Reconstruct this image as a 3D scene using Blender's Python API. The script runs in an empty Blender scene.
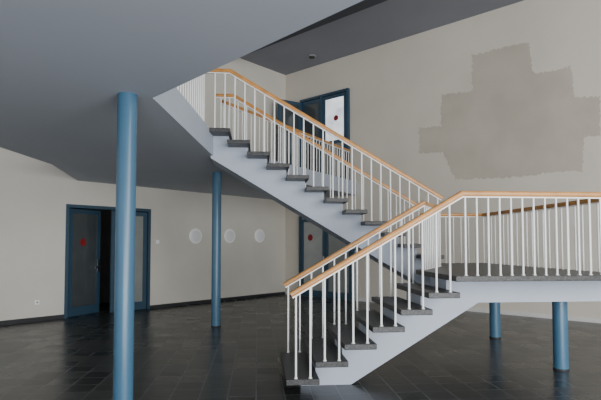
import bpy, bmesh, math, random
from mathutils import Vector, Matrix
from mathutils.geometry import tessellate_polygon
random.seed(4)
scn = bpy.context.scene
col = scn.collection

# ------------------------------------------------------------------ materials
def mat(name, base, rough=0.6, var=0.08, scale=3.0, spec=0.4, bump=0.0, metal=0.0, bscale=40.0, emit=0.0, col2=None):
    m = bpy.data.materials.new(name); m.use_nodes = True
    nt = m.node_tree; b = nt.nodes['Principled BSDF']
    tc = nt.nodes.new('ShaderNodeTexCoord')
    n = nt.nodes.new('ShaderNodeTexNoise'); n.inputs['Scale'].default_value = scale; n.inputs['Detail'].default_value = 6
    nt.links.new(tc.outputs['Object'], n.inputs['Vector'])
    r = nt.nodes.new('ShaderNodeValToRGB')
    a = [c*(1-var) for c in base]; d = [min(1, c*(1+var)) for c in (col2 or base)]
    r.color_ramp.elements[0].color = (*a, 1); r.color_ramp.elements[1].color = (*d, 1)
    r.color_ramp.elements[0].position = .35; r.color_ramp.elements[1].position = .65
    nt.links.new(n.outputs['Fac'], r.inputs['Fac']); nt.links.new(r.outputs['Color'], b.inputs['Base Color'])
    b.inputs['Roughness'].default_value = rough; b.inputs['Metallic'].default_value = metal
    b.inputs['Specular IOR Level'].default_value = spec
    if emit:
        nt.links.new(r.outputs['Color'], b.inputs['Emission Color']); b.inputs['Emission Strength'].default_value = emit
    if bump:
        n2 = nt.nodes.new('ShaderNodeTexNoise'); n2.inputs['Scale'].default_value = bscale
        nt.links.new(tc.outputs['Object'], n2.inputs['Vector'])
        bp = nt.nodes.new('ShaderNodeBump'); bp.inputs['Strength'].default_value = bump; bp.inputs['Distance'].default_value = .01
        nt.links.new(n2.outputs['Fac'], bp.inputs['Height']); nt.links.new(bp.outputs['Normal'], b.inputs['Normal'])
    return m
M = dict(
 wall = mat('wall_paint', (.69,.66,.59), .85, .05, .6, .2, .1),
 wall2 = mat('right_wall_paint', (.64,.60,.525), .85, .05, .6, .2, .1),
 patch = mat('bare_plaster', (.50,.455,.385), .95, .07, 1.1, .1, .1),
 slab = mat('slab_paint', (.43,.465,.52), .75, .02, .6, .3),
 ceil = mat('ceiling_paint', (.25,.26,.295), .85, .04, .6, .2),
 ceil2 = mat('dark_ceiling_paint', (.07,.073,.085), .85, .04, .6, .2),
 spine = mat('stair_concrete_paint', (.40,.445,.52), .6, .03, 1.5, .3),
 tread = mat('terrazzo', (.020,.021,.023), .42, .2, 55, .4, col2=(.06,.06,.06)),
 white = mat('white_enamel', (.86,.87,.86), .3, .02, 5, .5),
 wood = mat('beech_wood', (.47,.215,.05), .3, .14, 8, .5),
 blue = mat('blue_gloss_paint', (.05,.135,.22), .32, .05, 3, .5),
 dblue = mat('door_blue_paint', (.028,.068,.11), .4, .05, 4, .5),
 base = mat('dark_skirting', (.03,.032,.035), .5, .1, 5, .4),
 lbase = mat('pale_skirting', (.66,.66,.64), .6, .04, 5, .4),
 glass = mat('dull_glass', (.22,.24,.23), .12, .08, 2, .6),
 pglass = mat('pale_glass', (.36,.38,.37), .12, .08, 2, .6),
 dglass = mat('dark_glass', (.06,.07,.075), .1, .1, 2, .6),
 bglass = mat('glowing_pane_glass', (.55,.60,.66), .2, .05, 2.2, .6, emit=.9, col2=(.85,.90,.95)),  # pane brightness is emission in the material; the pane is no lamp
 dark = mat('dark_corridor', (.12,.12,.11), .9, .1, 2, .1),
 red = mat('red_sticker', (.24,.012,.015), .5, .04, 5, .4),
 steel = mat('brushed_steel', (.55,.55,.55), .3, .03, 40, .5, metal=1),
 frost = mat('frosted_lamp_glass', (.84,.86,.88), .3, .03, 4, .5),
 ivory = mat('glowing_ivory_plastic', (.90,.90,.90), .4, .02, 5, .5, emit=.08),  # faint emission added so lamp rings and cover plates read brighter
 grey = mat('grey_plastic', (.28,.28,.29), .5, .02, 5, .4),
)
def floor_mat():
    m = bpy.data.materials.new('slate_tiles'); m.use_nodes = True
    nt = m.node_tree; b = nt.nodes['Principled BSDF']
    tc = nt.nodes.new('ShaderNodeTexCoord'); mp = nt.nodes.new('ShaderNodeMapping')
    mp.inputs['Rotation'].default_value = (0,0,math.radians(-5))
    nt.links.new(tc.outputs['Object'], mp.inputs['Vector'])
    br = nt.nodes.new('ShaderNodeTexBrick'); br.offset = 0
    br.inputs['Scale'].default_value = 1; br.inputs['Brick Width'].default_value = .3; br.inputs['Row Height'].default_value = .3
    br.inputs['Mortar Size'].default_value = .008; br.inputs['Mortar Smooth'].default_value = .3
    br.inputs['Color1'].default_value = (.014,.0155,.0155,1); br.inputs['Color2'].default_value = (.032,.034,.034,1)
    br.inputs['Mortar'].default_value = (.10,.105,.103,1)
    nt.links.new(mp.outputs['Vector'], br.inputs['Vector'])
    n = nt.nodes.new('ShaderNodeTexNoise'); n.inputs['Scale'].default_value = 9; n.inputs['Detail'].default_value = 8
    nt.links.new(tc.outputs['Object'], n.inputs['Vector'])
    mx = nt.nodes.new('ShaderNodeMix'); mx.data_type = 'RGBA'; mx.blend_type = 'MULTIPLY'; mx.inputs['Factor'].default_value = .7
    r = nt.nodes.new('ShaderNodeValToRGB'); r.color_ramp.elements[0].color = (.6,.6,.6,1); r.color_ramp.elements[1].color = (1.4,1.4,1.4,1)
    r.color_ramp.elements[0].position=.3; r.color_ramp.elements[1].position=.7
    nt.links.new(n.outputs['Fac'], r.inputs['Fac'])
    nt.links.new(br.outputs['Color'], mx.inputs['A']); nt.links.new(r.outputs['Color'], mx.inputs['B'])
    nt.links.new(mx.outputs['Result'], b.inputs['Base Color'])
    rr = nt.nodes.new('ShaderNodeMapRange'); rr.inputs['From Min'].default_value=.014; rr.inputs['From Max'].default_value=.034
    rr.inputs['To Min'].default_value = .25; rr.inputs['To Max'].default_value = .34
    nt.links.new(br.outputs['Color'], rr.inputs['Value']); nt.links.new(rr.outputs['Result'], b.inputs['Roughness'])
    bp = nt.nodes.new('ShaderNodeBump'); bp.inputs['Strength'].default_value = .12; bp.inputs['Distance'].default_value = .01
    n3 = nt.nodes.new('ShaderNodeTexNoise'); n3.inputs['Scale'].default_value = 9
    nt.links.new(tc.outputs['Object'], n3.inputs['Vector'])
    nt.links.new(n3.outputs['Fac'], bp.inputs['Height'])
    bp2 = nt.nodes.new('ShaderNodeBump'); bp2.invert = True; bp2.inputs['Strength'].default_value = .5; bp2.inputs['Distance'].default_value = .004
    nt.links.new(br.outputs['Fac'], bp2.inputs['Height']); nt.links.new(bp.outputs['Normal'], bp2.inputs['Normal'])
    nt.links.new(bp2.outputs['Normal'], b.inputs['Normal'])
    return m
M['floor'] = floor_mat()

# ------------------------------------------------------------------ helpers
ORG = {}
def link(name, bm, m, parent=None, smooth=False, org=None):
    bmesh.ops.recalc_face_normals(bm, faces=bm.faces[:])
    o0 = ORG[parent.name] if parent else Vector(org or (0,0,0))
    bmesh.ops.translate(bm, verts=bm.verts[:], vec=-o0)
    me = bpy.data.meshes.new(name); bm.to_mesh(me); bm.free()
    o = bpy.data.objects.new(name, me); col.objects.link(o)
    me.materials.append(M[m])
    if smooth:
        for p in me.polygons: p.use_smooth = True
        try: me.set_sharp_from_angle(angle=math.radians(40))
        except Exception: pass
    if parent: o.parent = parent
    else: o.location = o0
    ORG[o.name] = o0
    return o
def empty(name, loc, label=None, cat=None, group=None, kind=None):
    o = bpy.data.objects.new(name, None); col.objects.link(o); o.location = loc; o.empty_display_size = .1
    ORG[o.name] = Vector(loc)
    return tag(o, label, cat, group, kind)
def tag(o, label=None, cat=None, group=None, kind=None):
    if label: o['label'] = label
    if cat: o['category'] = cat
    if group: o['group'] = group
    if kind: o['kind'] = kind
    return o
def hexa(bm, pts):   # pts: 4 bottom + 4 top
    vs = [bm.verts.new(p) for p in pts]
    for f in ((3,2,1,0),(4,5,6,7),(0,1,5,4),(1,2,6,5),(2,3,7,6),(3,0,4,7)):
        bm.faces.new([vs[i] for i in f])
def box(bm, fr, a0,a1,b0,b1,z0,z1):
    hexa(bm, [fr(a0,b0,z0),fr(a1,b0,z0),fr(a1,b1,z0),fr(a0,b1,z0),fr(a0,b0,z1),fr(a1,b0,z1),fr(a1,b1,z1),fr(a0,b1,z1)])
def bevel(bm, w, seg=2):
    bmesh.ops.bevel(bm, geom=bm.edges[:], offset=w, segments=seg, affect='EDGES', profile=.5)
def prism(bm, pts0, pts1):
    a = [bm.verts.new(p) for p in pts0]; b = [bm.verts.new(p) for p in pts1]
    n = len(a); bm.faces.new(a[::-1]); bm.faces.new(b)
    for i in range(n): bm.faces.new((a[i],a[(i+1)%n],b[(i+1)%n],b[i]))
def lathe(bm, c, prof, axis=Vector((0,0,1)), seg=20):   # prof: (r, h)
    axis = axis.normalized(); ref = Vector((1,0,0)) if abs(axis.x) < .7 else Vector((0,1,0))
    e1 = axis.cross(ref).normalized(); e2 = axis.cross(e1)
    rings = []
    for r,h in prof:
        rings.append([bm.verts.new(Vector(c)+axis*h+e1*r*math.cos(2*math.pi*i/seg)+e2*r*math.sin(2*math.pi*i/seg)) for i in range(seg)])
    for A,B in zip(rings, rings[1:]):
        for i in range(seg): bm.faces.new((A[i],A[(i+1)%seg],B[(i+1)%seg],B[i]))
    bm.faces.new(rings[0][::-1]); bm.faces.new(rings[-1])
def sweep(bm, path, sec):    # sec: list of (side, up)
    P = [Vector(p) for p in path]; n = len(P)
    D = [(P[i+1]-P[i]).normalized() for i in range(n-1)]
    rings = []
    for i in range(n):
        d = D[min(i, n-2)] if i == 0 else D[i-1]
        side = Vector((d.y,-d.x,0)).normalized(); up = side.cross(d).normalized()
        nrm = d if i in (0,n-1) else (D[i-1]+D[i]).normalized()
        ring = []
        for s,u in sec:
            o = side*s+up*u
            lam = -(o.dot(nrm))/d.dot(nrm)
            ring.append(bm.verts.new(P[i]+o+d*lam))
        rings.append(ring)
    k = len(sec)
    for A,B in zip(rings, rings[1:]):
        for i in range(k): bm.faces.new((A[i],A[(i+1)%k],B[(i+1)%k],B[i]))
    bm.faces.new(rings[0][::-1]); bm.faces.new(rings[-1])

H = 3.04; F2 = 3.42; CZ = 7.2; RISE = .18; LZ = 7*RISE
def frame(o, a, n):
    o = Vector((o[0],o[1],0)); a = Vector((a[0],a[1],0)).normalized(); n = Vector((n[0],n[1],0)).normalized()
    return lambda s,t,z: o+a*s+n*t+Vector((0,0,z))
LA = (.6585,.7526); LN = (.7526,-.6585)
L = frame((-6,10), LA, LN)        # left wall : s along, t into room
RB = (1,-.90); RN = (-.90,-1)
CS = 8.36                          # corner s
cpt = L(CS,0,0)
R = frame((cpt.x,cpt.y), RB, RN)   # right wall

# ------------------------------------------------------------------ shell
bm = bmesh.new()
p = [L(-17,-.3,0), L(CS+.3,-.3,0), R(20,-.3,0)]
outline = [(p[0].x,p[0].y),(p[0].x,-3),(p[2].x,-3),(p[2].x,p[2].y),(p[1].x,p[1].y)]
prism(bm, [Vector((x,y,-.15)) for x,y in outline], [Vector((x,y,0)) for x,y in outline])
tag(link('floor', bm, 'floor'), kind='structure')
bm = bmesh.new()
prism(bm, [Vector((x,y,CZ)) for x,y in outline], [Vector((x,y,CZ+.2)) for x,y in outline])
tag(link('ceiling', bm, 'ceil'), kind='structure')
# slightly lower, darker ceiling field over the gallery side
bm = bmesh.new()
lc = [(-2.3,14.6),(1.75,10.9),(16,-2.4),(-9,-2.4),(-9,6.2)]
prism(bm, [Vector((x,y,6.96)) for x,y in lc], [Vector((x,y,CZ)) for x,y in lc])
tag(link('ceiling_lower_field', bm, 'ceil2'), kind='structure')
# left wall with the door opening
D0,D1,DH = 1.284,3.39,2.5
bm = bmesh.new()
box(bm, L, -17,D0,-.25,0,0,CZ); box(bm, L, D1,CS+.25,-.25,0,0,CZ); box(bm, L, D0,D1,-.25,0,DH,CZ)
wl = tag(link('wall_left', bm, 'wall'), kind='structure')
bm = bmesh.new(); box(bm, R, -.25,20,-.25,0,0,CZ)
wr = tag(link('wall_right', bm, 'wall2'), kind='structure')
bm = bmesh.new(); box(bm, L, -17,D0,0,.02,0,.09); box(bm, L, D1,CS,0,.02,0,.09)
tag(link('baseboard_left', bm, 'base'), kind='structure')
bm = bmesh.new(); box(bm, R, 0.02,.6,0,.02,0,.09); box(bm, R, 2.85,20,0,.02,0,.09)
tag(link('baseboard_right', bm, 'lbase'), kind='structure')
# corridor behind the open door, its dimness put into the dark wall colour
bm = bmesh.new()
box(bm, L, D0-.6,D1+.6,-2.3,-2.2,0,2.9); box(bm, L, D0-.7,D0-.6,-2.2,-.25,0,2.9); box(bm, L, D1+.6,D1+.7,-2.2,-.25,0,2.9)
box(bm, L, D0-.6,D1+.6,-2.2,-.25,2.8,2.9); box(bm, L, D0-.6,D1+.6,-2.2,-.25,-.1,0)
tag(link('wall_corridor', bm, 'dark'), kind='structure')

# wall patch (bare plaster), flat on the right wall plane: coordinates t along the wall, z
def right_tz(x, y):
    k = (x-300)/500.; o = R(0,0,0); d = R(1,0,0)-o
    t = (k*o.y-o.x)/(d.x-k*d.y); q = R(t,0,0)
    return t, 1.6+(245-y)*q.y/500.
poly = [(474,53),(500,46),(532,39),(536,71),(548,70),(574,64),(577,96),(603,95),(602,134),(586,136),(584,171),(556,171),(520,177),(455,179),(444,152),(420,153),(419,127),(442,125),(443,93),(474,90)]
pts = []
for i,(x,y) in enumerate(poly):
    x2,y2 = poly[(i+1)%len(poly)]; n = max(2,int(math.hypot(x2-x,y2-y)/1.5))
    for k in range(n):
        pts.append(right_tz(x+(x2-x)*k/n+random.uniform(-1.2,1.2), y+(y2-y)*k/n+random.uniform(-1.2,1.2)))
tri = tessellate_polygon([[Vector((t,z,0)) for t,z in pts]])
bm = bmesh.new(); vs = [bm.verts.new(R(t,.003,z)) for t,z in pts]
for a,b_,c_ in tri:
    f = bm.faces.new((vs[a],vs[b_],vs[c_])); f.normal_update()
    if f.normal.dot(R(0,1,0)-R(0,0,0)) < 0: f.normal_flip()
me = bpy.data.meshes.new('plaster_patch'); bm.to_mesh(me); bm.free(); me.materials.append(M['patch'])
o = bpy.data.objects.new('plaster_patch', me); col.objects.link(o); o.parent = wr; o['label'] = 'bare grey plaster patch with stepped outline'

# ------------------------------------------------------------------ upper floor slab
sl = [(-1.46,4.86),(.323,2.94),(5.85,-3),(-4.4,-3),(-4.43,7.35),(-4.45,8.9)]
q = L((-4.99+6)/.6585,0.0,0); sl.append((q.x,q.y))
sl += [(cpt.x,cpt.y)]; q = R(2.85,0,0); sl += [(q.x,q.y),(-1.5,9.2),(-1.40,8.5),(-1.43,7.68)]
bm = bmesh.new(); prism(bm, [Vector((x,y,H)) for x,y in sl], [Vector((x,y,F2)) for x,y in sl])
tag(link('ceiling_gallery_slab', bm, 'slab'), kind='structure')
bm = bmesh.new()
def strip(bm,p,q,t,z0,z1):
    p=Vector((*p,0));q=Vector((*q,0));d=(q-p).normalized();n=Vector((d.y,-d.x,0))
    hexa(bm,[p+Vector((0,0,z0)),q+Vector((0,0,z0)),q+n*t+Vector((0,0,z0)),p+n*t+Vector((0,0,z0)),p+Vector((0,0,z1)),q+Vector((0,0,z1)),q+n*t+Vector((0,0,z1)),p+n*t+Vector((0,0,z1))])
strip(bm,(-1.46,4.86),(-1.43,7.68),.012,H,F2); strip(bm,(-1.43,7.68),(-1.40,8.5),.012,H,F2)
strip(bm,(-1.5,9.2),sl[8],.012,H,F2)
tag(link('trim_1', bm, 'spine'), kind='structure')

# ------------------------------------------------------------------ columns
def column(x, y, top, label):
    t = empty('blue_column', (x,y,0), label, 'column', 'round blue columns')
    bm = bmesh.new(); lathe(bm, (x,y,0), [(.09,.0),(.09,top)], seg=40); link('shaft', bm, 'blue', t, True)
    bm = bmesh.new(); lathe(bm, (x,y,0), [(.096,0),(.096,.018),(.09,.022)], seg=40); link('foot_collar', bm, 'base', t, True)
BZ = .92
column(-1.66,4.74,H,'thick blue round column nearest the camera, in front of the open doors')
column(-1.66,9.88,H,'tall slim blue column further back, between two of the round wall lamps')
column(3.36,8.7,BZ,'short blue column under the far side of the stair landing')
column(3.35,6.5,BZ,'short blue column under the near edge of the stair landing')

# ------------------------------------------------------------------ staircase
TH = math.radians(5); G = .31
U = (math.cos(TH), math.sin(TH)); V = (-math.sin(TH), math.cos(TH))
S = frame((-.12,5.33), U, V)
W = 1.4; V1 = 2.46; V2 = V1+W; LU = 6*G; LE = 4.0; UU = 2.615; TT = .062
st = empty('staircase', S(1.5,1.9,0), 'pale concrete staircase with dark terrazzo treads, two flights joined by a landing', 'staircase')
def tread(u0,u1,v0,v1,z):
    bm = bmesh.new(); box(bm, S, u0,u1,v0,v1,z-TT,z); bevel(bm,.006); link('tread', bm, 'tread', st)
for k in range(1,7): tread((k-1)*G-.03, k*G+.015, 0, W, k*RISE)
for k in range(1,13):
    cu = UU-.155-(k-1)*G
    tread(cu-.17, cu+.185, V1, V2, LZ+k*RISE)
bm = bmesh.new()
deck = [(LU-.03,0),(LE,0),(LE,V2+.04),(UU-.05,V2+.04),(UU-.05,V1),(LU-.03,W)]
prism(bm, [S(a,b,LZ-TT) for a,b in deck], [S(a,b,LZ) for a,b in deck]); bevel(bm,.006)
link('landing_deck', bm, 'tread', st)
def spine(prof, v0, v1, name):
    bm = bmesh.new(); prism(bm, [S(a,v0,z) for a,z in prof], [S(a,v1,z) for a,z in prof]); link(name, bm, 'spine', st)
IN = .42
pr = [(.16,0),(.16,RISE-TT)]
for k in range(1,6): pr += [(k*G+.02, k*RISE-TT),(k*G+.02,(k+1)*RISE-TT)]
pr += [(6*G+.02,6*RISE-TT),(6*G+.02,LZ-TT),(2.27,LZ-TT),(2.27,BZ),(.74,0)]
spine(pr, IN, W-IN, 'lower_flight_spine')
pr = []
for k in range(1,12):
    cu = UU-.155-(k-1)*G; e = cu-.16
    pr += [(e+G if k>1 else UU+.02, LZ+k*RISE-TT),(e, LZ+k*RISE-TT)]
pr += [(e, F2-TT),(-1.09,F2-TT),(-1.09,H-.04),(2.40,BZ),(2.62,BZ),(2.62,LZ+RISE-TT)]
spine(pr, V1+IN-.1, V2-IN, 'upper_flight_spine')
bm = bmesh.new()
lb = [(2.27,IN),(LE,IN),(LE,V2-IN),(2.62,V2-IN),(2.62,V1+IN),(2.27,W-IN)]
prism(bm, [S(a,b,BZ) for a,b in lb], [S(a,b,LZ-TT) for a,b in lb]); link('landing_beam', bm, 'spine', st)

# ------------------------------------------------------------------ railings
WOOD = []
for i in range(16):
    a = 2*math.pi*i/16; WOOD.append((max(-.038,min(.038,.046*math.cos(a))), max(-.030,min(.030,.038*math.sin(a)))))
BAR = [(-.018,-.044),(.018,-.044),(.018,-.026),(-.018,-.026)]
RS = .58
def baluster(root, p, ztop):
    bm = bmesh.new(); h = ztop-p.z
    lathe(bm, p, [(.020,0),(.020,.008),(.0118,.012),(.0118,h)], seg=10)
    link('baluster', bm, 'white', root, True)
def railing(label, path, posts):
    root = empty('stair_railing', path[0].xy.to_3d()+Vector((0,0,posts[0][0].z)), label, 'railing', 'stair and gallery railings')
    bm = bmesh.new(); sweep(bm, path, WOOD); link('handrail', bm, 'wood', root, True)
    bm = bmesh.new(); sweep(bm, path, BAR); link('support_bar', bm, 'white', root)
    for p,zt in posts: baluster(root, p, zt)
def line_posts(a, b, z, zr, sp=.155, skip0=.08, skip1=.08):
    a = Vector((a.x,a.y,0)); b = Vector((b.x,b.y,0)); d = b-a; Ln = d.length; d.normalize()
    n = max(1,int(round((Ln-skip0-skip1)/sp)))
    return [(a+d*(skip0+(Ln-skip0-skip1)*i/n)+Vector((0,0,z)), zr-.03) for i in range(n+1)]
RL = LZ+.91     # level rail at landing
def zlow(u): return 1.056+RS*u
u_k = (RL-1.056)/RS
def low_posts(v):
    r = []
    for k in range(1,7):
        for du in (.075,.23):
            u=(k-1)*G+du; r.append((S(u,v,k*RISE), zlow(u)-.035))
    return r
v = .045
railing('wood topped white railing along the near side of the lower flight and landing front',
        [S(.02,v,zlow(.02)), S(u_k,v,RL), S(LE-.05,v,RL)],
        low_posts(v)+line_posts(S(LU+.07,v,0),S(LE-.05,v,0),LZ,RL,.13,.03,0))
railing('white baluster railing round the right and back sides of the landing',
        [S(LE-.05,.13,RL), S(LE-.05,V2-.02,RL), S(UU+.1,V2-.02,RL)],
        line_posts(S(LE-.05,.13,0),S(LE-.05,V2-.02,0),LZ,RL,.15,.05,.0)+line_posts(S(LE-.05,V2-.02,0),S(UU+.1,V2-.02,0),LZ,RL,.15,.15,.05))
v = W-.045
railing('wood topped railing on the inner side of the lower flight, behind the front railing',
        [S(.02,v,zlow(.02)), S(u_k,v,RL), S(UU-.02,V1+.0,RL)],
        low_posts(v)+line_posts(S(LU+.08,v,0),S(UU-.02,V1,0),LZ,RL,.13,.03,.1))
TR = F2+.91; uk = -.77
def zup(u): return TR-RS*(u-uk)
def up_posts(v, n=12):
    r = []
    for k in range(1,n+1):
        cu = UU-.155-(k-1)*G
        for du in (.1,-.055):
            r.append((S(cu+du,v,LZ+k*RISE), min(TR,zup(cu+du))-.035))
    return r
v = V1+.045
g0 = S(-1.17,v,TR); g1 = Vector((-1.53,5.15,TR))
railing('long wood topped railing on the near side of the upper flight, rising to the gallery',
        [S(UU+.02,v,zup(UU+.02)), S(uk,v,TR), g0, g1],
        up_posts(v)+line_posts(g0,g1,F2,TR,.13,.03,.05))
v = V2-.045
railing('wood topped railing on the far side of the upper flight',
        [S(UU+.02,v,zup(UU+.02)), S(uk,v,TR), S(-1.12,v,TR)], up_posts(v))
a = Vector((-1.50,9.42,TR)); b = Vector((R(2.7,.05,0).x-.06, R(2.7,.05,0).y, TR))
railing('gallery railing running back from the stair head to the upper doors',
        [a,b], line_posts(a,b,F2,TR,.15,.05,.05))

# ------------------------------------------------------------------ doors
def leaf(parent, fr, w, h, z0, pane='glass', sticker=None, handle=True, th=.045, rail=.2, midz=None, pane2=None):
    bm = bmesh.new(); st_=.1
    box(bm, fr, 0,st_,0,th,z0,z0+h); box(bm, fr, w-st_,w,0,th,z0,z0+h)
    box(bm, fr, st_,w-st_,0,th,z0+h-st_,z0+h); box(bm, fr, st_,w-st_,0,th,z0,z0+rail)
    if midz: box(bm, fr, st_,w-st_,0,th,z0+midz-.05,z0+midz+.05)
    lf = link('door_leaf', bm, 'dblue', parent)
    bm = bmesh.new(); box(bm, fr, st_,w-st_,th*.35,th*.65,z0+(midz+.05 if pane2 else rail),z0+h-st_); link('glass_pane', bm, pane, lf)
    if pane2:
        bm = bmesh.new(); box(bm, fr, st_,w-st_,th*.35,th*.65,z0+rail,z0+midz-.05); link('glass_pane', bm, pane2, lf)
    if handle:
        bm = bmesh.new(); box(bm, fr, w-.085,w-.03,th,th+.01,z0+.95,z0+1.25); box(bm, fr, w-.20,w-.045,th+.03,th+.055,z0+1.05,z0+1.085); box(bm, fr, w-.07,w-.045,th+.01,th+.05,z0+1.05,z0+1.085)
        link('handle', bm, 'steel', lf)
    if sticker:
        sx, sz, r = sticker; c0 = fr(sx,th*.66,z0+sz); ax = (fr(0,1,0)-fr(0,0,0))
        bm = bmesh.new(); lathe(bm, c0, [(r,0),(r,.004)], ax, 24); link('round_sticker', bm, 'red', lf)
    return lf
def dframe(parent, fr, a0, a1, z0, z1, t0, t1, mull=None, w=.07):
    bm = bmesh.new()
    box(bm, fr, a0,a0+w,t0,t1,z0,z1); box(bm, fr, a1-w,a1,t0,t1,z0,z1); box(bm, fr, a0+w,a1-w,t0,t1,z1-w,z1)
    for m_ in mull or []: box(bm, fr, m_-w/2,m_+w/2,t0,t1,z0,z1-w)
    link('door_frame', bm, 'dblue', parent)
def sub(fr, s, t, ang):     # frame hinged at (s,t), rotated by ang (positive towards the room)
    o = fr(s,t,0); a = fr(1,0,0)-fr(0,0,0); n = fr(0,1,0)-fr(0,0,0)
    a2 = a*math.cos(ang)+n*math.sin(ang); n2 = n*math.cos(ang)-a*math.sin(ang)
    return frame((o.x,o.y),(a2.x,a2.y),(n2.x,n2.y))
d1 = empty('door_1', L((D0+D1)/2,0,0), 'blue double door standing ajar in the left wall', 'door', kind='structure')
dframe(d1, L, D0, D1, 0, DH, -.12, .02)
leaf(d1, sub(L, D0+.08,-.06,math.radians(-21)), .95, DH-.1, .01, 'dglass', (.42,1.65,.09))
leaf(d1, sub(L, D0+1.08,-.06,0), .94, DH-.1, .01, 'glass', None, False)
d2 = empty('door_2', R(1.7,0,0), 'blue glazed double door under the gallery behind the staircase', 'door', kind='structure')
dframe(d2, R, .66, 2.78, 0, DH, .002, .08)
leaf(d2, sub(R,.74,.01,0), .97, DH-.1, .01, 'pglass', (.37,1.82,.1)); leaf(d2, sub(R,1.73,.01,0), .97, DH-.1, .01, 'glass', None, False)
d3 = empty('door_3', R(1.65,0,F2), 'blue glazed door on the upper gallery with one leaf swung open', 'door', kind='structure')
DT = 6.2-F2
dframe(d3, R, .72, 2.62, F2, F2+DT, .002, .1, [1.60])
leaf(d3, sub(R,.79,.02,0), .78, DT-.1, F2+.01, 'dglass', None, False, midz=1.25)
leaf(d3, sub(R,.80,.11,math.radians(105)), .85, DT-.12, F2+.02, 'dglass', None)
leaf(d3, sub(R,1.64,.02,0), .90, DT-.1, F2+.01, 'bglass', (.5,1.97,.085), False, midz=1.25, pane2='glass')

# ------------------------------------------------------------------ small wall things
axL = L(0,1,0)-L(0,0,0)
for s,z,lab in ((4.776,1.84,'round frosted wall lamp nearest the blue double door'),(5.984,1.86,'middle one of the three round frosted wall lamps'),(7.19,1.88,'round frosted wall lamp farthest from the blue double door')):
    t = empty('wall_lamp', L(s,0,z), lab, 'wall lamp', 'round wall lamps')
    c0 = L(s,0.001,z)
    bm = bmesh.new(); lathe(bm, c0, [(.205,0),(.205,.018),(.19,.035),(.16,.035)], axL, 32); link('lamp_ring', bm, 'ivory', t, True)
    bm = bmesh.new(); lathe(bm, c0, [(.155,.0355),(.15,.038),(.1,.042),(.03,.044)], axL, 32); link('lamp_glass', bm, 'frost', t, True)
k=(38-300)/500; s=(k*10+6)/(LA[0]-k*LA[1]); q=L(s,0,0); z=1.6+(245-302)*q.y/500
t = empty('wall_socket', L(s,0,z), 'small ivory wall socket low on the left wall', 'socket')
bm = bmesh.new(); box(bm, L, s-.045,s+.045,.001,.014,z-.045,z+.045); bevel(bm,.003); link('cover_plate', bm, 'ivory', t)
bm = bmesh.new(); lathe(bm, L(s,.0141,z), [(.02,0),(.02,.001)], axL, 20); link('socket_hole', bm, 'grey', t)
s = 3.6; z = 1.68
t = empty('light_switch', L(s,0,z), 'small pale light switch on the wall right of the double door', 'switch')
bm = bmesh.new(); box(bm, L, s-.045,s+.045,.001,.012,z-.045,z+.045); bevel(bm,.003); link('cover_plate', bm, 'ivory', t)
bm = bmesh.new(); box(bm, L, s-.028,s+.028,.0125,.018,z-.03,z+.03); link('rocker', bm, 'frost', t)
t = empty('smoke_detector', (.34,14.6,CZ), 'small round detector on the dark ceiling above the upper door', 'detector')
bm = bmesh.new(); lathe(bm, (.34,14.6,CZ), [(.13,0),(.13,-.04)], seg=24); link('mount', bm, 'grey', t, True)
bm = bmesh.new(); lathe(bm, (.34,14.6,CZ), [(.1,-.04),(.07,-.07)], seg=24); link('sensor_head', bm, 'base', t, True)

# ------------------------------------------------------------------ light
w = bpy.data.worlds.new('world'); scn.world = w; w.use_nodes = True
bg = w.node_tree.nodes['Background']; bg.inputs[0].default_value = (.92,.96,1,1); bg.inputs[1].default_value = 1.45
def area(name, loc, tgt, sx, sy, power, colr):
    l = bpy.data.lights.new(name, 'AREA'); l.shape='RECTANGLE'; l.size=sx; l.size_y=sy; l.energy=power; l.color=colr
    o = bpy.data.objects.new(name, l); col.objects.link(o); o.location = loc
    o.rotation_euler = (Vector(tgt)-Vector(loc)).to_track_quat('-Z','Y').to_euler()
area('window_daylight', (7,-2.5,3.6), (0,12,3.2), 7, 5, 950, (1,.98,.95))
area('slab_fill_light', (2.5,-2.9,.6), (.5,3,3.2), 7, 1.2, 560, (.95,.97,1))  # unseen low fill added to brighten the slab underside, standing for ground bounce

# ------------------------------------------------------------------ camera
cd = bpy.data.cameras.new('camera'); cam = bpy.data.objects.new('camera', cd); col.objects.link(cam)
cam.location = (0,0,1.6); cam.rotation_euler = (math.radians(92.4),0,0)
cd.sensor_width = 36; cd.lens = 500/601*36; cd.shift_y = 24/601; cd.clip_start=.05
scn.camera = cam
